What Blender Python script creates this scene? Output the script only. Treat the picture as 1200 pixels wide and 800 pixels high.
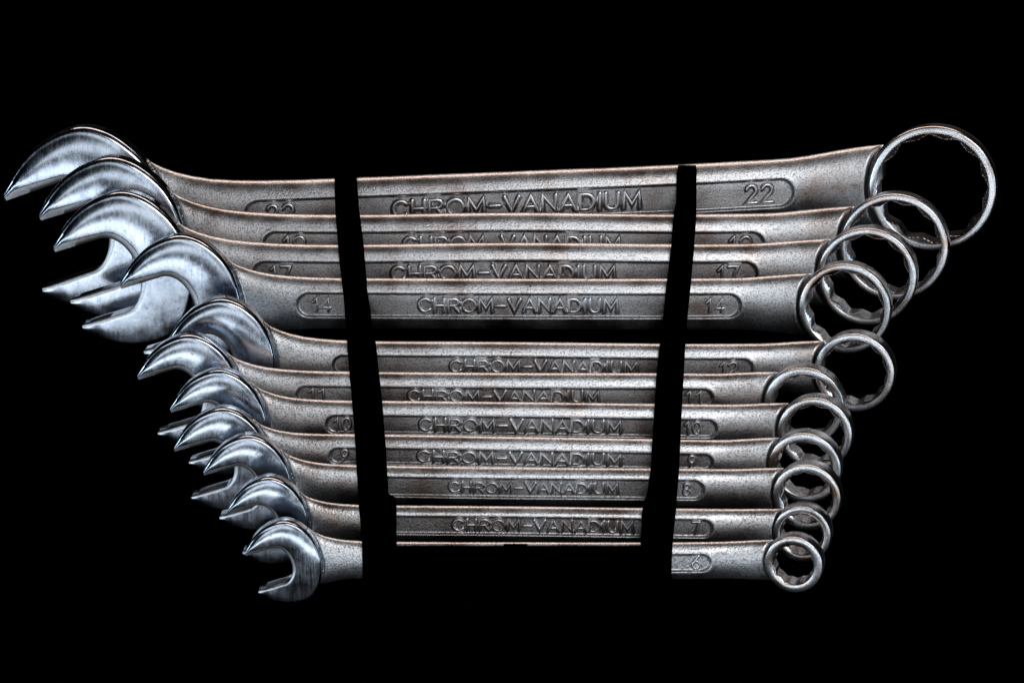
import bpy, math, random
import numpy as np
from mathutils import Matrix, Vector

random.seed(4)
# ------------------------------------------------------------------ camera frame
# all measurements in millimetres; MM turns them into metres.
MM = 0.001
FPX = 2333.0                       # focal length in photograph pixels (70 mm lens)
PITCH = math.radians(24.0)         # camera looks down by this much
TILT = math.radians(13.5)          # wrench faces lean this much off the view direction
CAM = np.array([0.0, -360.0, 190.0])
EX = np.array([1.0, 0, 0])
EY = np.array([0.0, math.sin(PITCH), math.cos(PITCH)])
EZ = np.array([0.0, -math.cos(PITCH), math.sin(PITCH)])

scene = bpy.context.scene
for o in list(bpy.data.objects):
    bpy.data.objects.remove(o)
COL = scene.collection

cam_data = bpy.data.cameras.new('camera')
cam_data.sensor_width = 36.0
cam_data.lens = FPX / 1200.0 * 36.0
cam_data.clip_start = 0.01
cam_data.clip_end = 50.0
cam = bpy.data.objects.new('camera', cam_data)
COL.objects.link(cam)
cam.location = Vector(CAM * MM)
cam.rotation_euler = (math.pi / 2 - PITCH, 0, 0)
scene.camera = cam

# ------------------------------------------------------------------ world, lamps, exposure
world = bpy.data.worlds.new('World')
scene.world = world
world.use_nodes = True
bg = world.node_tree.nodes['Background']
bg.inputs['Color'].default_value = (0, 0, 0, 1)
bg.inputs['Strength'].default_value = 0.0

scene.view_settings.view_transform = 'Standard'
scene.view_settings.look = 'None'
scene.view_settings.exposure = 0.0
scene.view_settings.gamma = 1.0
scene.view_settings.use_curve_mapping = False
scene.cycles.use_denoising = True


def area(name, loc, target, sx, sy, power, color):
    l = bpy.data.lights.new(name, 'AREA')
    l.shape = 'RECTANGLE'
    l.size, l.size_y = sx * MM, sy * MM
    l.energy = power
    l.color = color
    o = bpy.data.objects.new(name, l)
    COL.objects.link(o)
    o.location = Vector(loc) * MM
    d = (Vector(target) - Vector(loc))
    o.rotation_euler = d.to_track_quat('-Z', 'Y').to_euler()
    return o


area('front_low_softbox', (-80, -660, 46), (0, 0, 40), 760, 72, 0.66, (0.84, 0.92, 1.0))
area('front_softbox', (-40, -660, 240), (0, 0, 40), 700, 90, 0.40, (0.86, 0.93, 1.0))
area('upper_softbox', (190, -540, 470), (0, 30, 40), 420, 130, 1.6, (0.95, 0.97, 1.0))
area('top_softbox', (0, 330, 540), (0, 40, 40), 700, 200, 1.8, (1.0, 0.80, 0.70))
area('left_strip', (-560, -560, 80), (-100, 40, 40), 140, 130, 0.8, (0.62, 0.80, 1.0))
area('right_strip', (560, -480, 140), (100, 40, 40), 120, 260, 0.6, (0.66, 0.82, 1.0))

# ------------------------------------------------------------------ materials


def nodes_of(name):
    m = bpy.data.materials.new(name)
    m.use_nodes = True
    nt = m.node_tree
    nt.nodes.clear()
    out = nt.nodes.new('ShaderNodeOutputMaterial')
    b = nt.nodes.new('ShaderNodeBsdfPrincipled')
    nt.links.new(b.outputs[0], out.inputs[0])
    return m, nt, b


def N(nt, kind, **kw):
    n = nt.nodes.new(kind)
    for k, v in kw.items():
        if k in n.inputs.keys():
            n.inputs[k].default_value = v
        else:
            setattr(n, k, v)
    return n


def ramp(nt, stops):
    r = nt.nodes.new('ShaderNodeValToRGB')
    e = r.color_ramp.elements
    while len(e) < len(stops):
        e.new(0.5)
    for i, (p, c) in enumerate(stops):
        e[i].position = p
        e[i].color = (c[0], c[1], c[2], 1) if not isinstance(c, (int, float)) else (c, c, c, 1)
    return r


def coords(nt, scale):
    tc = nt.nodes.new('ShaderNodeTexCoord')
    oi = nt.nodes.new('ShaderNodeObjectInfo')
    sh = N(nt, 'ShaderNodeVectorMath', operation='SCALE')
    comb = nt.nodes.new('ShaderNodeCombineXYZ')
    for k in range(3):
        nt.links.new(oi.outputs['Random'], comb.inputs[k])
    nt.links.new(comb.outputs[0], sh.inputs[0])
    sh.inputs['Scale'].default_value = 0.37
    ad = N(nt, 'ShaderNodeVectorMath', operation='ADD')
    nt.links.new(tc.outputs['Object'], ad.inputs[0])
    nt.links.new(sh.outputs[0], ad.inputs[1])
    mp = nt.nodes.new('ShaderNodeMapping')
    mp.inputs['Scale'].default_value = scale
    nt.links.new(ad.outputs[0], mp.inputs['Vector'])
    return mp


def mat_satin(name='satin_chrome', r0=.29, r1=.46, bump=1.0, pits=.7, lift=1.0, low=(0.43, 0.37, 0.345)):
    """shot-blasted satin chrome of the shanks and rings"""
    m, nt, b = nodes_of(name)
    b.inputs['Metallic'].default_value = 1.0
    mp = coords(nt, (1, 1, 1))
    grain = N(nt, 'ShaderNodeTexNoise', Scale=2900.0, Detail=2.0, Roughness=0.6)
    coarse = N(nt, 'ShaderNodeTexNoise', Scale=650.0, Detail=3.0, Roughness=0.6)
    blot = N(nt, 'ShaderNodeTexNoise', Scale=110.0, Detail=4.0, Roughness=0.6)
    for n in (grain, coarse, blot):
        nt.links.new(mp.outputs[0], n.inputs['Vector'])
    col = ramp(nt, [(0.30, tuple(k * lift for k in low)), (0.48, (0.62 * lift, 0.61 * lift, 0.615 * lift)), (0.66, (0.74 * lift, 0.745 * lift, 0.76 * lift))])
    nt.links.new(blot.outputs['Fac'], col.inputs[0])
    pit = ramp(nt, [(0.34, 0.10), (0.52, 1.0)])
    nt.links.new(grain.outputs['Fac'], pit.inputs[0])
    mul = N(nt, 'ShaderNodeMixRGB', blend_type='MULTIPLY', Fac=pits)
    nt.links.new(col.outputs[0], mul.inputs[1])
    nt.links.new(pit.outputs[0], mul.inputs[2])
    nt.links.new(mul.outputs[0], b.inputs['Base Color'])
    rg = ramp(nt, [(0.3, r0), (0.7, r1)])
    nt.links.new(blot.outputs['Fac'], rg.inputs[0])
    nt.links.new(rg.outputs[0], b.inputs['Roughness'])
    b1 = N(nt, 'ShaderNodeBump', Strength=0.55 * bump, Distance=0.00008)
    nt.links.new(grain.outputs['Fac'], b1.inputs['Height'])
    b2 = N(nt, 'ShaderNodeBump', Strength=0.18 * bump, Distance=0.00012)
    nt.links.new(coarse.outputs['Fac'], b2.inputs['Height'])
    nt.links.new(b1.outputs[0], b2.inputs['Normal'])
    nt.links.new(b2.outputs[0], b.inputs['Normal'])
    return m


def mat_polish():
    """ground and polished jaws: fine upright grinding marks, stains, scratches"""
    m, nt, b = nodes_of('polished_chrome')
    b.inputs['Metallic'].default_value = 1.0
    brush_c = coords(nt, (3600, 220, 900))
    brush = N(nt, 'ShaderNodeTexNoise', Scale=1.0, Detail=4.0, Roughness=0.65)
    nt.links.new(brush_c.outputs[0], brush.inputs['Vector'])
    mp = coords(nt, (1, 1, 1))
    stain = N(nt, 'ShaderNodeTexNoise', Scale=240.0, Detail=8.0, Roughness=0.72)
    speck = N(nt, 'ShaderNodeTexNoise', Scale=1500.0, Detail=2.0, Roughness=0.5)
    for n in (stain, speck):
        nt.links.new(mp.outputs[0], n.inputs['Vector'])
    col = ramp(nt, [(0.30, (0.18, 0.21, 0.265)), (0.48, (0.42, 0.46, 0.525)), (0.66, (0.59, 0.635, 0.70))])
    nt.links.new(stain.outputs['Fac'], col.inputs[0])
    sp = ramp(nt, [(0.28, 0.45), (0.36, 1.0)])
    nt.links.new(speck.outputs['Fac'], sp.inputs[0])
    mul = N(nt, 'ShaderNodeMixRGB', blend_type='MULTIPLY', Fac=0.8)
    nt.links.new(col.outputs[0], mul.inputs[1])
    nt.links.new(sp.outputs[0], mul.inputs[2])
    nt.links.new(mul.outputs[0], b.inputs['Base Color'])
    add = N(nt, 'ShaderNodeMath', operation='ADD')
    nt.links.new(brush.outputs['Fac'], add.inputs[0])
    nt.links.new(stain.outputs['Fac'], add.inputs[1])
    rg = ramp(nt, [(0.38, 0.13), (0.66, 0.25)])
    hf = N(nt, 'ShaderNodeMath', operation='MULTIPLY')
    hf.inputs[1].default_value = 0.5
    nt.links.new(add.outputs[0], hf.inputs[0])
    nt.links.new(hf.outputs[0], rg.inputs[0])
    nt.links.new(rg.outputs[0], b.inputs['Roughness'])
    b1 = N(nt, 'ShaderNodeBump', Strength=0.10, Distance=0.00002)
    nt.links.new(brush.outputs['Fac'], b1.inputs['Height'])
    nt.links.new(b1.outputs[0], b.inputs['Normal'])
    return m


def mat_black(name, base, rough, spec):
    m, nt, b = nodes_of(name)
    mp = coords(nt, (1, 1, 1))
    n = N(nt, 'ShaderNodeTexNoise', Scale=900.0, Detail=3.0)
    nt.links.new(mp.outputs[0], n.inputs['Vector'])
    r = ramp(nt, [(0.3, base * 0.7), (0.7, base)])
    nt.links.new(n.outputs['Fac'], r.inputs[0])
    nt.links.new(r.outputs[0], b.inputs['Base Color'])
    b.inputs['Roughness'].default_value = rough
    b.inputs['Specular IOR Level'].default_value = spec
    bm_ = N(nt, 'ShaderNodeBump', Strength=0.3, Distance=0.0001)
    nt.links.new(n.outputs['Fac'], bm_.inputs['Height'])
    nt.links.new(bm_.outputs[0], b.inputs['Normal'])
    return m


SATIN, RINGM, POLISH = mat_satin(), mat_satin('ring_chrome', .20, .32, .3, .3, 1.1, (0.40, 0.31, 0.25)), mat_polish()
RAISED = mat_satin('worn_raised_chrome', .27, .36, .25, .25, 1.12)
GROUND = mat_satin('machined_edge', .36, .46, .3, .35, 1.15)
PLASTIC = mat_black("matt_black_plastic", 0.0003, 0.9, 0.0)
CLOTH = mat_black("black_velvet", 0.0002, 1.0, 0.0)

# ------------------------------------------------------------------ mesh helpers


def mesh_obj(name, verts, faces, mat, parent=None, smooth=True, sharp=None):
    me = bpy.data.meshes.new(name)
    v = np.asarray(verts, float) * MM
    me.from_pydata(v.tolist(), [], faces)
    me.materials.append(mat)
    if smooth:
        me.shade_smooth()
        if sharp:
            me.set_sharp_from_angle(angle=math.radians(sharp))
    me.validate()
    o = bpy.data.objects.new(name, me)
    COL.objects.link(o)
    if parent is not None:
        o.parent = parent
    return o


def loft(loops, closed=True, cap=True):
    """loops: list of (n,3) arrays -> verts, faces"""
    n = len(loops[0])
    verts = np.concatenate(loops)
    faces = []
    for j in range(len(loops) - 1):
        a, b = j * n, (j + 1) * n
        for i in range(n if closed else n - 1):
            k = (i + 1) % n
            faces.append((a + i, a + k, b + k, b + i))
    if cap and closed:
        faces.append(tuple(range(n))[::-1])
        faces.append(tuple(range((len(loops) - 1) * n, len(loops) * n)))
    return verts, faces


def cr_spline(pts, per=12):
    """Catmull-Rom through 2-D points"""
    P = np.asarray(pts, float)
    P = np.vstack([2 * P[0] - P[1], P, 2 * P[-1] - P[-2]])
    out = []
    for i in range(1, len(P) - 2):
        for s in np.linspace(0, 1, per, endpoint=False):
            p0, p1, p2, p3 = P[i - 1:i + 3]
            out.append(0.5 * (2 * p1 + (p2 - p0) * s + (2 * p0 - 5 * p1 + 4 * p2 - p3) * s * s
                              + (3 * p1 - p0 - 3 * p2 + p3) * s ** 3))
    out.append(P[-2])
    return np.array(out)


def resample(poly, fr):
    d = np.concatenate([[0], np.cumsum(np.linalg.norm(np.diff(poly, axis=0), axis=1))])
    d /= d[-1]
    return np.stack([np.interp(fr, d, poly[:, k]) for k in range(2)], axis=1)


def sstep(x):
    x = np.clip(x, 0, 1)
    return x * x * (3 - 2 * x)


# ------------------------------------------------------------------ wrench frames
NRM = np.array([0, -math.sin(TILT), math.cos(TILT)])   # in camera axes
VAX = np.array([0, math.cos(TILT), math.sin(TILT)])


def scale_at(y):
    return 1.0 / (4.95 + (y - 238.0) * 0.00466)


class Frame:
    def __init__(self, yc, half):
        D = scale_at(yc) * FPX
        c = np.array([0, (400 - yc) / FPX * D, -D])
        self.s = D / FPX
        self.O = c
        self.O = c + VAX * self.uv(600, yc + half)[1]      # origin at the lower edge of the shank

    def uv(self, px, py, h=0.0):
        d = np.array([(px - 600) / FPX, (400 - py) / FPX, -1.0])
        lam = (self.O @ NRM + h) / (d @ NRM)
        P = lam * d - self.O
        return np.array([P[0], P @ VAX])

    def world(self, u=0, v=0, n=0):
        c = self.O + EXC * u + VAX * v + NRM * n
        return CAM + EX * c[0] + EY * c[1] + EZ * c[2]


EXC = np.array([1.0, 0, 0])

# size, head centre px, H px, shank centre y at x=390/600/820, half px, ring (cx,cy,rx), face ratio,
# panel (left,right), panel ratio, number x (left,right), number height px, text (x0,x1,h)
W = [
    dict(s=22, head=(109, 257), H=113, y=(246, 238, 229), hw=37, ring=(1093.7, 219, 74.5), fi=.89, pan=(287, 929), pr=.47, num=(330, 888), nh=23, txt=(457, 754, 23)),
    dict(s=19, head=(138, 281), H=101, y=(285, 283, 285), hw=34, ring=(1049, 287, 64), fi=.89, pan=(309, 895), pr=.47, num=(346, 866), nh=21, txt=(470, 730, 20)),
    dict(s=17, head=(150, 315), H=95, y=(319, 317, 319), hw=33, ring=(1017.5, 321.5, 58.7), fi=.88, pan=(297, 887), pr=.46, num=(330, 852), nh=20, txt=(456, 724, 20)),
    dict(s=14, head=(217, 354), H=83, y=(355, 356, 356), hw=30, ring=(991.5, 359, 54.4), fi=.87, pan=(348, 868), pr=.50, num=(378, 837), nh=17, txt=(488, 727, 19)),
    dict(s=12, head=(264, 418), H=73, y=(425, 427, 429.5), hw=27, ring=(1002.6, 433.5, 47.7), fi=.84, pan=(390, 882), pr=.48, num=(418, 853), nh=17, txt=(525, 750, 17)),
    dict(s=11, head=(226, 457), H=70.5, y=(460, 462, 463), hw=26, ring=(944, 473, 48), fi=.83, pan=(348, 835), pr=.43, num=(372, 812), nh=16, txt=(476, 705, 16)),
    dict(s=10, head=(260.5, 494), H=66.5, y=(494, 496, 499), hw=26, ring=(956.5, 505, 44.7), fi=.82, pan=(382, 840), pr=.45, num=(402, 811), nh=16.5, txt=(489, 731, 17.5)),
    dict(s=9, head=(265, 537), H=65, y=(531, 534, 538), hw=23.5, ring=(944.5, 545, 43.5), fi=.80, pan=(386, 835), pr=.44, num=(405, 810), nh=15, txt=(487, 731, 16)),
    dict(s=8, head=(294.5, 564), H=60, y=(566, 569, 571), hw=22.7, ring=(947, 579, 40.7), fi=.79, pan=(424, 825), pr=.56, num=(438, 804), nh=15, txt=(524, 727, 14.5)),
    dict(s=7, head=(318, 608), H=55, y=(611, 613, 616), hw=21, ring=(941.5, 622, 34.5), fi=.77, pan=(427, 835), pr=.57, num=(440, 815), nh=16, txt=(528, 745, 16)),
    dict(s=6, head=(335.5, 656), H=52, y=(655, 656, 656), hw=22, ring=(931.7, 657.5, 34.7), fi=.73, pan=(429, 833), pr=.53, num=(443, 815), nh=17, txt=(530, 735, 15)),
]
for w in W:
    w['f'] = Frame(w['y'][1], w['hw'])
    sz = w['s']
    w['T'] = 2.0 + 0.21 * sz          # shank thickness
    w['TH'] = 2.8 + 0.25 * sz         # jaw thickness
    w['TR'] = 2.2 + 0.24 * sz         # ring thickness

# ------------------------------------------------------------------ stroke lettering


def arc(cx, cy, rx, ry, a0, a1, n=10):
    t = np.radians(np.linspace(a0, a1, n))
    return [(cx + rx * math.cos(a), cy + ry * math.sin(a)) for a in t]


GLYPH = {  # width, strokes in a unit-high box
    'C': (.80, [arc(.42, .5, .40, .5, 45, 315, 16)]),
    'H': (.74, [[(.04, 0), (.04, 1)], [(.70, 0), (.70, 1)], [(.04, .5), (.70, .5)]]),
    'R': (.74, [[(.04, 0), (.04, 1), (.42, 1)] + arc(.42, .74, .27, .26, 90, -90, 9) + [(.04, .48)], [(.40, .48), (.70, 0)]]),
    'O': (.90, [arc(.45, .5, .43, .5, 0, 360, 25)]),
    'M': (.96, [[(.04, 0), (.10, 1), (.48, .22), (.86, 1), (.92, 0)]]),
    '-': (.62, [[(.06, .48), (.56, .48)]]),
    'V': (.80, [[(.02, 1), (.40, 0), (.78, 1)]]),
    'A': (.82, [[(.02, 0), (.41, 1), (.80, 0)], [(.16, .33), (.66, .33)]]),
    'N': (.78, [[(.04, 0), (.04, 1), (.74, 0), (.74, 1)]]),
    'D': (.80, [[(.04, 0), (.04, 1), (.32, 1)] + arc(.32, .5, .44, .5, 90, -90, 13) + [(.04, 0)]]),
    'I': (.14, [[(.07, 0), (.07, 1)]]),
    'U': (.76, [[(.04, 1), (.04, .36)] + arc(.38, .36, .34, .36, 180, 360, 11) + [(.72, 1)]]),
    '0': (.64, [arc(.32, .5, .30, .5, 0, 360, 25)]),
    '1': (.34, [[(.02, .72), (.26, 1), (.26, 0)]]),
    '2': (.64, [arc(.31, .70, .29, .30, 165, -25, 11) + [(.02, 0), (.64, 0)]]),
    '4': (.66, [[(.50, 0), (.50, 1), (.02, .28), (.66, .28)]]),
    '6': (.64, [[(.50, 1), (.20, .62)] + arc(.32, .31, .30, .31, 150, 510, 21)]),
    '7': (.62, [[(.02, 1), (.60, 1), (.22, 0)]]),
    '8': (.64, [arc(.32, .75, .25, .25, -90, 270, 19), arc(.32, .25, .31, .27, 90, 450, 19)]),
    '9': (.64, [[(.14, 0), (.44, .38)] + arc(.32, .69, .30, .31, -30, 330, 21)]),
}
PROF = [(-1.04, -.3), (-1.0, .0), (-.52, .86), (-.34, .98), (0, 1.03), (.34, .98), (.52, .86), (1.0, .0), (1.04, -.3)]


def stroke_mesh(poly, r, h):
    """raised rounded ridge along a 2-D polyline (mm)"""
    P = np.asarray(poly, float)
    keep = [0] + [i for i in range(1, len(P)) if np.linalg.norm(P[i] - P[i - 1]) > 1e-4]
    P = P[keep]
    d = np.diff(P, axis=0)
    d /= np.linalg.norm(d, axis=1)[:, None]
    closed = np.linalg.norm(P[0] - P[-1]) < 1e-3
    st = []
    for i in range(len(P)):
        if closed and i in (0, len(P) - 1):
            t0, t1 = d[-1], d[0]
        else:
            t0, t1 = d[max(i - 1, 0)], d[min(i, len(d) - 1)]
        t = t0 + t1
        t /= max(np.linalg.norm(t), 1e-6)
        k = 1.0 / max(0.55, abs(t @ t1))
        st.append((P[i], np.array([-t[1], t[0]]) * k, 1.0))
    if not closed:
        n0 = np.array([-d[0][1], d[0][0]])
        n1 = np.array([-d[-1][1], d[-1][0]])
        caps = [(0.95, .25), (.75, .66), (.4, .92)]
        st = [(P[0] - d[0] * r * a, n0, b) for a, b in caps] + st + [(P[-1] + d[-1] * r * a, n1, b) for a, b in caps[::-1]]
    loops = []
    for p, nn, k in st:
        loops.append(np.array([[p[0] + nn[0] * r * a * k, p[1] + nn[1] * r * a * k, h * (b if b < 0 else b * (0.3 + .7 * k))] for a, b in PROF]))
    return loft(loops, closed=False, cap=False)


def text_mesh(text, x0, x1, hgt, r, h, gap=.22, jitter=0.0):
    """text squeezed into x0..x1 (mm), base line y=0"""
    tot = sum(GLYPH[c][0] + gap for c in text) - gap
    kx = (x1 - x0) / tot
    V, F, base, x = [], [], 0, x0
    for c in text:
        wd, strokes = GLYPH[c]
        dy = random.uniform(-jitter, jitter)
        for s in strokes:
            poly = [(x + p[0] * kx, p[1] * hgt + dy) for p in s]
            v, f = stroke_mesh(poly, r, h)
            V.append(v)
            F += [tuple(i + base for i in q) for q in f]
            base += len(v)
        x += (wd + gap) * kx
    return np.concatenate(V), F


# ------------------------------------------------------------------ wrench parts
HEAD_OUT = [(1.02, .22), (.93, .36), (.80, .505), (.52, .76), (.18, .925), (-.22, .955), (-.50, .80), (-.70, .52), (-.80, .24), (-.825, 0)]


def build_jaw(w, root, slot_deg):
    f, s = w['f'], w['f'].s
    c = f.uv(*w['head'])
    H = w['H'] * s
    wS = w['s'] + {6: .6, 7: .35, 8: .15}.get(w['s'], 0)
    hw = wS * 0.5 * 1.01
    half = cr_spline(HEAD_OUT, 14) * H
    tip_b = hw + 0.085 * wS
    # cut where the outline reaches the slot edge
    i = int(np.argmax(half[:, 1] >= tip_b))
    p, q = half[i - 1], half[i]
    k = (tip_b - p[1]) / (q[1] - p[1])
    tip = p + (q - p) * k
    outer = np.vstack([tip[None], half[i:]])
    inner = [(tip[0] - 0.01 * wS, hw), (.17 * wS, hw)]
    for a in np.linspace(90, 180, 16)[1:]:
        inner.append((.17 * wS + .34 * wS * math.cos(math.radians(a)), hw * math.sin(math.radians(a))))
    inner = np.array(inner)
    n = 64
    fr = np.linspace(0, 1, n) ** 1.0
    Oh, Ih = resample(outer, fr), resample(inner, fr)
    O = np.vstack([Oh, (Oh * [1, -1])[::-1][1:]])
    I = np.vstack([Ih, (Ih * [1, -1])[::-1][1:]])
    ang = math.pi + math.radians(slot_deg)      # opening looks left and a little down
    A = np.array([math.cos(ang), math.sin(ang)])
    B = np.array([A[1], -A[0]])
    if B[1] < 0:
        B = -B
    hz = w['TH'] / 2
    # cross-wise stations: (r, z) on the front, mirrored on the back
    loops = []
    nt = len(O)
    for j in range(nt):
        width = np.linalg.norm(O[j] - I[j])
        bev = min(.085 * wS / width, .36) * (1 - .5 * sstep((j / nt - .55) / .15))
        rnd = min(.075 * wS / width, .30)
        e = min(j, nt - 1 - j) / (n - 1)
        tz = .93 + .07 * sstep(e / .18)          # the jaw thins towards its tips
        amp = .17 - .145 * sstep((j / nt - .38) / .16)
        rs = [0.0, .004, bev * .5, bev * .92, bev * 1.12]
        dr = bev * width / (.085 * wS)
        zs = [.99 - .09 * dr, .99 - .075 * dr, .99 - .035 * dr, .99 - .005 * dr, .99]
        mid = np.linspace(bev * 1.12, 1 - rnd, 14)[1:]
        for r in mid:
            x = (r - bev * 1.12) / (1 - rnd - bev * 1.12)
            rs.append(r)
            zs.append(.99 + .012 * math.sin(x * 3.1) - amp * x ** 2.8)
        zl = zs[-1]
        for x in (.2, .4, .58, .74, .87, .96, 1.0):
            rs.append(1 - rnd + rnd * x)
            zs.append(zl - (zl - .50) * (1 - math.sqrt(max(0, 1 - x ** 2.2))))
        front = [(r, z * tz * hz) for r, z in zip(rs, zs)]
        back = [(1.0, -.5 * tz * hz), (.9, -.85 * tz * hz), (.3, -tz * hz), (0.0, -.75 * tz * hz)]
        loop = []
        for r, z in front + back:
            p2 = I[j] + (O[j] - I[j]) * r
            uv = c + A * p2[0] + B * p2[1]
            loop.append((uv[0], uv[1], z))
        loops.append(np.array(loop))
    v, fc = loft(loops)
    jaw = mesh_obj('open_jaw', v, fc, POLISH, root, sharp=50)
    # the chamfer along the slot is machined, not polished
    jaw.data.materials.append(GROUND)
    nl = len(loops[0])
    for k, p in enumerate(jaw.data.polygons):
        if k < nl * (nt - 1) and k % nl < 3:
            p.material_index = 1
    w['outline'] = np.array([c + A * o[0] + B * o[1] for o in O])
    return jaw


def build_wrench(w, root, slot_deg):
    f, s, T = w['f'], w['f'].s, w['T']
    H = w['H'] * s
    c = f.uv(*w['head'])
    jaw = build_jaw(w, root, slot_deg)
    # ring position: bent out of the shank plane
    R = w['ring'][2] * s * .985
    bend = math.radians(17)
    Lb = 2.5 * R
    zr = Lb * math.tan(bend) * .62
    rc = f.uv(w['ring'][0], w['ring'][1], zr)
    # the ring comes closer to the camera than the shank, keep its image size
    R *= 1 - zr * math.cos(TILT) / (s * FPX)
    ub = rc[0] - Lb

    def zc(u):
        x = np.clip((u - ub) / Lb, 0, 1.3)
        return Lb * math.tan(bend) * (.62 * x ** 1.9)
    # centre line of the shank
    ku = [c[0]] + [f.uv(x, y)[0] for x, y in zip((390, 600, 820), w['y'])] + [rc[0]]
    kv = [c[1]] + [f.uv(x, y)[1] for x, y in zip((390, 600, 820), w['y'])] + [rc[1]]
    fine = cr_spline(list(zip(ku, kv)), 20)

    def vc(u):
        return np.interp(u, fine[:, 0], fine[:, 1])
    hw0 = w['hw'] * s / math.cos(TILT) * 0.985
    x390 = f.uv(390, w['y'][0])[0]

    def hw(u):
        x = (u - c[0]) / H
        g = np.interp(x, [.3, .5, .63, .76, .89, 1.05, 1.25, 1.5, 1.8, 2.2], [1.2, 1.0, .73, .53, .38, .25, .14, .07, .025, 0])
        e = sstep((u - (rc[0] - 2.6 * R)) / (1.75 * R))
        k = (u - c[0]) / (rc[0] - c[0])
        base = hw0 * (.985 + .03 * k)
        return base + .335 * H * g + (max(.70 * R, hw0 * 1.12) - base) * e ** 1.5
    # columns
    u0, u1 = c[0] + .48 * H, rc[0] - .985 * R
    pl, pr_ = f.uv(w['pan'][0], w['y'][0])[0], f.uv(w['pan'][1], w['y'][2])[0]
    ph = w['pr'] * hw0
    us = [u0]
    while us[-1] < u1:
        u = us[-1]
        near_end = min(abs(u - (pl + ph / 2)), abs(u - (pr_ - ph / 2))) < ph * .8
        us.append(u + (.16 if near_end or u < c[0] + 1.0 * H else (.3 if u > rc[0] - 1.5 * R else .55)))
    us[-1] = u1
    us = np.array(us)
    a = w['pr']
    qs = np.concatenate([np.linspace(-1, -.80, 9)[:-1], np.linspace(-.80, -a - .04, 9)[:-1], np.linspace(-a - .04, -a + .14, 13)[:-1],
                         np.linspace(-a + .14, a - .14, 20)[:-1], np.linspace(a - .14, a + .04, 13)[:-1], np.linspace(a + .04, .80, 9)[:-1], np.linspace(.80, 1, 9)])
    qs = np.sign(qs) * np.where(np.abs(qs) > .8, .8 + .2 * np.sin((np.abs(qs) - .8) / .2 * math.pi / 2), np.abs(qs))
    qb = np.array([.9, .7, .4, 0, -.4, -.7, -.9])
    depth = .30 + .009 * w['s']
    wall = .42 + .012 * w['s']
    loops = []
    floor_z = T / 2 * (1 - (w['pr'] * 1.05) ** 2.1) ** .5 - depth
    for u in us:
        h, v0, z0 = hw(u), vc(u), float(zc(u))
        x = (u - c[0]) / H
        tt = T / 2 * (1 - .10 * sstep((1.3 - x) / .7))
        e = sstep((u - (rc[0] - 2.0 * R)) / (1.1 * R))
        tt = tt + (w['TR'] / 2 * .80 - tt) * e
        prof = np.power(np.clip(1 - np.abs(qs) ** 2.1, 0, 1), .5) * tt
        # recessed stadium panel
        vv = qs * h
        d = max(pl + ph - u, u - (pr_ - ph), 0)
        dist = np.sqrt(d * d + vv * vv) - ph if d > 0 else np.abs(vv) - ph
        m = 1 - sstep((dist + wall) / wall)
        rim = np.exp(-((dist - .35) / .35) ** 2) * .05
        z = prof * (1 - m) + floor_z * m + rim * (1 - m)
        uu = np.full_like(vv, u)
        if x < 1.0:
            dd = np.sqrt(((np.stack([uu, v0 + vv], 1)[:, None, :] - w['outline'][None]) ** 2).sum(2)).min(1)
            z = z - (.45 + .03 * w['s']) * np.exp(-(dd / (.22 + .008 * w['s'])) ** 2)
        us_ = rc[0] - 1.8 * R
        if u > us_:
            k = (u - us_) / (u1 - us_)
            ue = rc[0] - np.sqrt(np.maximum(R * R - (v0 + vv - rc[1]) ** 2, .1 * R * R)) * .985
            uu = us_ + k * (ue - us_)
            z = z * (1 - .9 * sstep((k - .84) / .16) ** 1.5)
        fr_ = np.stack([uu, v0 + vv, z + z0], 1)
        vb = qb * h
        zb = -np.power(1 - np.abs(qb) ** 2.3, .5) * tt
        bk = np.stack([np.interp(vb, vv, uu), v0 + vb, zb + z0], 1)
        loops.append(np.concatenate([fr_, bk]))
    v, fc = loft(loops)
    shank = mesh_obj('shank', v, fc, SATIN, root, sharp=60)

    # raised lettering and size numbers stand on the floor of the panel
    def place(name, text, x0, x1, hpx, r, hh, gap=.22):
        yy = np.interp((x0 + x1) / 2, [390, 600, 820], w['y'])
        a0, a1 = f.uv(x0, yy)[0], f.uv(x1, yy)[0]
        hg = hpx * s / math.cos(TILT) - 1.3 * r
        V, F = text_mesh(text, a0 + r, a1 - r, hg, r, hh, gap, jitter=.04)
        V[:, 1] += vc(V[:, 0]) - hg / 2
        V[:, 2] += floor_z
        return mesh_obj(name, V, F, RAISED, shank, sharp=35)
    x0, x1, hp = w['txt']
    r = .18 * hp * s
    place('lettering', 'CHROM-VANADIUM', x0, x1, min(hp, 2 * w['pr'] * w['hw'] * .86), r, r * .80)
    num = str(w['s'])
    for xn in w['num']:
        nh = min(w['nh'] * 1.05, 2 * w['pr'] * w['hw'] * .88)
        nw = nh * (.78 * len(num) - (.16 if '1' in num else 0)) if len(num) > 1 else nh * .76
        place('size_number', num, xn - nw / 2, xn + nw / 2, nh, .14 * nh * s, .14 * nh * s * .9, .30)

    # box ring with a twelve-point hole
    TR = w['TR']
    nth = 240
    th = np.linspace(0, 2 * math.pi, nth, endpoint=False)
    rmax = (w['fi'] - .015) * R
    ap = rmax / 1.1547

    def hexr(t, off):
        a_ = np.mod(t - off, math.pi / 3) - math.pi / 6
        return ap / np.cos(a_)
    star = np.maximum(hexr(th, .1), hexr(th, .1 + math.pi / 6))
    star = np.minimum(star, rmax * .985)
    star = star + (star.max() - star) * (.30 if w['s'] < 10 else .12)
    cd = (rmax - star.min()) * .75
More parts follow.
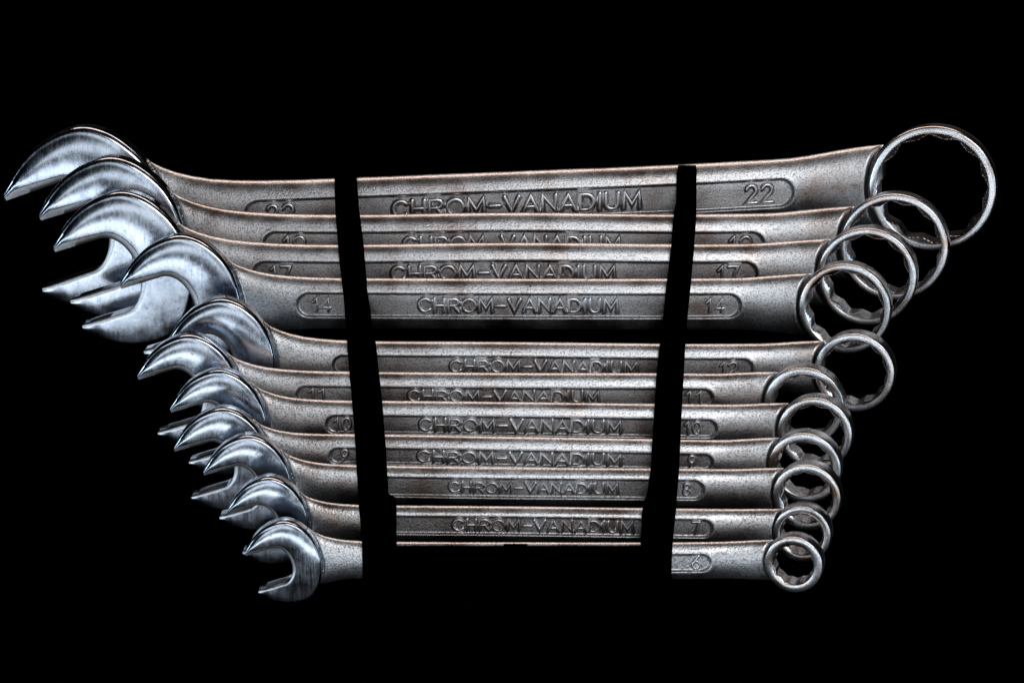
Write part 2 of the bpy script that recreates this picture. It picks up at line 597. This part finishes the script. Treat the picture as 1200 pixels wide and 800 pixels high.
    prof = [('c', .90, -.5), ('c', .95, -.485), ('c', .985, -.42), ('c', 1.0, .0), ('c', 1.0, .38), ('c', .998, .43), ('c', .991, .465), ('c', .98, .488), ('c', .966, .497)]
    loops = []
    for _, k, z in prof:
        loops.append(np.stack([np.cos(th) * R * k, np.sin(th) * R * k, np.full(nth, z * TR)], 1))
    fin = min(rmax + .01 * R, .93 * R)
    loops.append(np.stack([np.cos(th) * (fin + .008 * R), np.sin(th) * (fin + .008 * R), np.full(nth, .5 * TR)], 1))
    for k in (0, .25, .5, .75, 1.0):
        rr = np.maximum(star, fin + (star.min() - fin) * k)
        loops.append(np.stack([np.cos(th) * rr, np.sin(th) * rr, np.full(nth, .495 * TR - cd * k)], 1))
    for z in (0.1, -.3, -.46):
        loops.append(np.stack([np.cos(th) * star, np.sin(th) * star, np.full(nth, z * TR)], 1))
    loops.append(np.stack([np.cos(th) * fin, np.sin(th) * fin, np.full(nth, -.5 * TR)], 1))
    loops.append(loops[0])
    v, fc = loft(loops, cap=False)
    # tilt with the bend (outer end towards the viewer)
    cb, sb = math.cos(bend), math.sin(bend)
    x, z = v[:, 0].copy(), v[:, 2].copy()
    v[:, 0] = x * cb - z * sb + rc[0]
    v[:, 2] = x * sb + z * cb + zr
    v[:, 1] += rc[1]
    mesh_obj('box_ring', v, fc, RINGM, root, sharp=35)
    w['hwmm'], w['vcf'] = hw, vc
    return root


DESC = {
    22: 'largest satin chrome combination wrench, stamped 22, rearmost in the black rack',
    19: 'second largest combination wrench, only the tops of its letters above the shank stamped 17',
    17: 'combination wrench stamped 17 with its full polished jaw open behind the 14',
    14: 'combination wrench stamped 14 with its whole shank face showing above a dark gap',
    12: 'combination wrench stamped 12 whose full ring juts out below the dark gap',
    11: 'combination wrench stamped 11 directly in front of the one whose ring juts out',
    10: 'combination wrench stamped 10 with complete lettering, in front of the 11',
    9: 'combination wrench stamped 9 with its lettering cut off by the 8 wrench',
    8: 'combination wrench stamped 8 with small lettering, two in front of the 10',
    7: 'second smallest combination wrench, stamped 7, behind the smallest one',
    6: 'smallest combination wrench, stamped 6, its lettering hidden by the rack front',
}

# ------------------------------------------------------------------ table
half = 2600.0
tb = mesh_obj('tabletop', [(-half, -half, 0), (half, -half, 0), (half, half, 0), (-half, half, 0)], [(0, 1, 2, 3)], CLOTH, None, smooth=False)
tb['kind'] = 'structure'

# ------------------------------------------------------------------ wrenches
zmin = 1e9
for w in W:
    root = bpy.data.objects.new('combination_wrench', None)
    COL.objects.link(root)
    root.empty_display_size = 0.01
    root.location = Vector(w['f'].world() * MM)
    root.rotation_euler = (math.pi / 2 - (PITCH - TILT), 0, 0)
    root['label'] = DESC[w['s']]
    root['category'] = 'wrench'
    root['group'] = 'combination wrenches in the rack'
    build_wrench(w, root, 19 if w['s'] == 22 else 17)
    w['root'] = root

# ------------------------------------------------------------------ rack
rack = bpy.data.objects.new('wrench_rack', None)
COL.objects.link(rack)
rack.empty_display_size = 0.01
rack['label'] = 'matt black plastic wrench rack with two straps across the shanks'
rack['category'] = 'tool rack'

EDGE = {
    'left': ([190, 213, 250, 310, 345, 400, 410, 470, 515, 550, 585, 635, 690, 740], [392, 392, 393, 398, 402.4, 406.5, 407, 412.5, 416, 418, 420, 424, 425, 427],
             [190, 206, 245, 285, 330, 350, 351, 380, 405, 435, 470, 520, 588, 589, 640, 740], [417, 418, 421, 426, 430, 431, 433, 436, 441, 444, 448, 452, 456, 464.6, 465, 466]),
    'right': ([180, 240, 248, 290, 330, 375, 400, 430, 475, 510, 555, 585, 595, 640, 740], [794, 792, 789.5, 786.5, 781.4, 776.6, 773.6, 770, 767, 765, 762, 757, 752.5, 750.7, 750],
              [180, 220, 221, 255, 290, 330, 380, 405, 420, 480, 550, 600, 640, 672, 740], [818, 815.7, 816.5, 816, 813.6, 810, 805, 803, 802.5, 799, 796, 792, 788, 787, 786]),
}


def campt(w, v, n):
    f = w['f']
    return f.O + VAX * v + NRM * n


def path():
    """side view of the strap, wrench by wrench: (camera-space point)"""
    pts = []
    for i, w in enumerate(W):
        f = w['f']
        u = 0.0
        yc = float(w['vcf'](0))
        h = float(w['hwmm'](0))
        nf = w['T'] / 2 + .45
        if i > 0:
            pts.append(campt(w, yc + h + .35, -w['T'] / 2 - 1.0))
        else:
            pts.append(campt(w, yc + h + .35, -w['T'] / 2 - 3.0))
        pts.append(campt(w, yc + h + .35, nf - .9))
        pts.append(campt(w, yc + h - .6, nf))
        if i < len(W) - 1:
            nx = W[i + 1]
            p = campt(nx, float(nx['vcf'](0)) + float(nx['hwmm'](0)) + .35, 0)
            v = (p - f.O) @ VAX
            pts.append(campt(w, v, nf))
        else:
            pts.append(campt(w, yc - h - 1.0, nf))
    return pts


def to_world(c):
    return CAM + EX * c[0] + EY * c[1] + EZ * c[2]


P = path()
P2 = []
for a_, b_ in zip(P[:-1], P[1:]):
    k = max(1, int(np.linalg.norm(b_ - a_) / 1.5))
    P2 += [a_ + (b_ - a_) * j / k for j in range(k)]
P2.append(P[-1])
P2 = np.array(P2)
for side, (ya, xa, yb, xb) in EDGE.items():
    loops = []
    for j, p in enumerate(P2):
        t = P2[min(j + 1, len(P2) - 1)] - P2[max(j - 1, 0)]
        t /= np.linalg.norm(t)
        nn = np.array([0, -t[2], t[1]])
        if nn @ np.array([0, .6, .8]) < 0:
            nn = -nn
        py = 400 - p[1] / -p[2] * FPX
        sc = -p[2] / FPX
        x0, x1 = (np.interp(py, ya, xa) - 600) * sc, (np.interp(py, yb, xb) - 600) * sc
        th_ = 1.2
        loops.append(np.array([to_world(p + EXC * x0), to_world(p + EXC * (x0 + .3) + nn * th_), to_world(p + EXC * (x1 - .3) + nn * th_), to_world(p + EXC * x1)]))
    v, fc = loft(loops)
    mesh_obj('strap', v, fc, PLASTIC, rack, smooth=False)
    # comb that carries the shanks: one post in every gap, one sill below every shank
    V, F = [], []

    def post(corners, x0, x1):
        b = len(V)
        n = len(corners)
        for x in (x0, x1):
            for q in corners:
                V.append((x, q[1], q[2]))
        F.append(tuple(b + i for i in range(n)))
        F.append(tuple(b + n + i for i in range(n))[::-1])
        for i in range(n):
            k = (i + 1) % n
            F.append((b + i, b + n + i, b + n + k, b + k))

    def xr(w):
        yc_ = w['y'][1]
        s = w['f'].s
        return (np.interp(yc_, ya, xa) - 600) * s + .4, (np.interp(yc_, yb, xb) - 600) * s - .4
    for i, w in enumerate(W):
        x0, x1 = xr(w)
        um = (x0 + x1) / 2
        lo = float(w['vcf'](um)) - float(w['hwmm'](um))
        T2 = w['T'] / 2
        a0, a1 = to_world(campt(w, lo, -T2 - .1)), to_world(campt(w, lo, T2 + .1))
        post([a0, a1, (0, a1[1], .05), (0, a0[1], .05)], x0, x1)
        if i < len(W) - 1:
            nx = W[i + 1]
            top = float(nx['vcf'](0)) + float(nx['hwmm'](0)) + .2
            b1 = to_world(campt(nx, top, -nx['T'] / 2 - .2))
            vtop = (campt(nx, top, 0) - w['f'].O) @ VAX
            b0 = to_world(campt(w, vtop, T2 + .2))
            y0_, y1_ = xr(nx)
            post([b0, b1, (0, b1[1], .05), (0, b0[1], .05)], max(x0, y0_), min(x1, y1_))
        else:
            b0 = to_world(campt(w, lo, T2 + .15))
    w0 = W[0]
    x0, x1 = xr(w0)
    c0 = to_world(campt(w0, float(w0['vcf'](0)) + float(w0['hwmm'](0)) + .3, -w0['T'] / 2 - .15))
    post([c0 + np.array([0, 3.5, 0]), c0, (0, c0[1], .05), (0, c0[1] + 3.5, .05)], x0, x1)
    mesh_obj('comb_rail', V, F, PLASTIC, rack, smooth=False)

# front lip that covers the middle of the smallest shank, with its small raised catch
w6 = W[-1]
f6 = w6['f']
nf = w6['T'] / 2 + .5


def lip_pts(xa_, xb_, ytop, th_, n0):
    pts = []
    for nn in (n0, n0 + th_):
        u0, vt = f6.uv(xa_, ytop, n0 + th_ * .5)
        u1, _ = f6.uv(xb_, ytop, n0 + th_ * .5)
        for u in (u0, u1):
            pts.append(f6.world(u, vt, nn))
    base = [(p[0], p[1], .05) for p in pts]
    return pts + base


BOXF = [(0, 1, 3, 2), (4, 6, 7, 5), (0, 4, 5, 1), (2, 3, 7, 6), (0, 2, 6, 4), (1, 5, 7, 3)]
mesh_obj('front_lip', lip_pts(461, 755, 640.5, 1.3, nf), BOXF, PLASTIC, rack, smooth=False)
mesh_obj('catch', lip_pts(590, 618, 637.6, .9, nf + 1.32), BOXF, PLASTIC, rack, smooth=False)
yb_ = to_world(campt(W[0], 0, 0))[1]
mesh_obj('cross_bar', [(x, y, z) for z in (.05, 3.0) for x, y in ((-36, yb_ - 30), (36, yb_ - 30), (36, yb_ - 22), (-36, yb_ - 22))],
         [(3, 2, 1, 0), (4, 5, 6, 7), (0, 1, 5, 4), (1, 2, 6, 5), (2, 3, 7, 6), (3, 0, 4, 7)], PLASTIC, rack, smooth=False)

bpy.context.view_layer.update()
lowest = min((o.matrix_world @ Vector(b)).z for o in bpy.data.objects if o.type == 'MESH' and o.parent and o.parent.name.startswith('combination') for b in o.bound_box)
print('lowest wrench point mm', lowest * 1000)
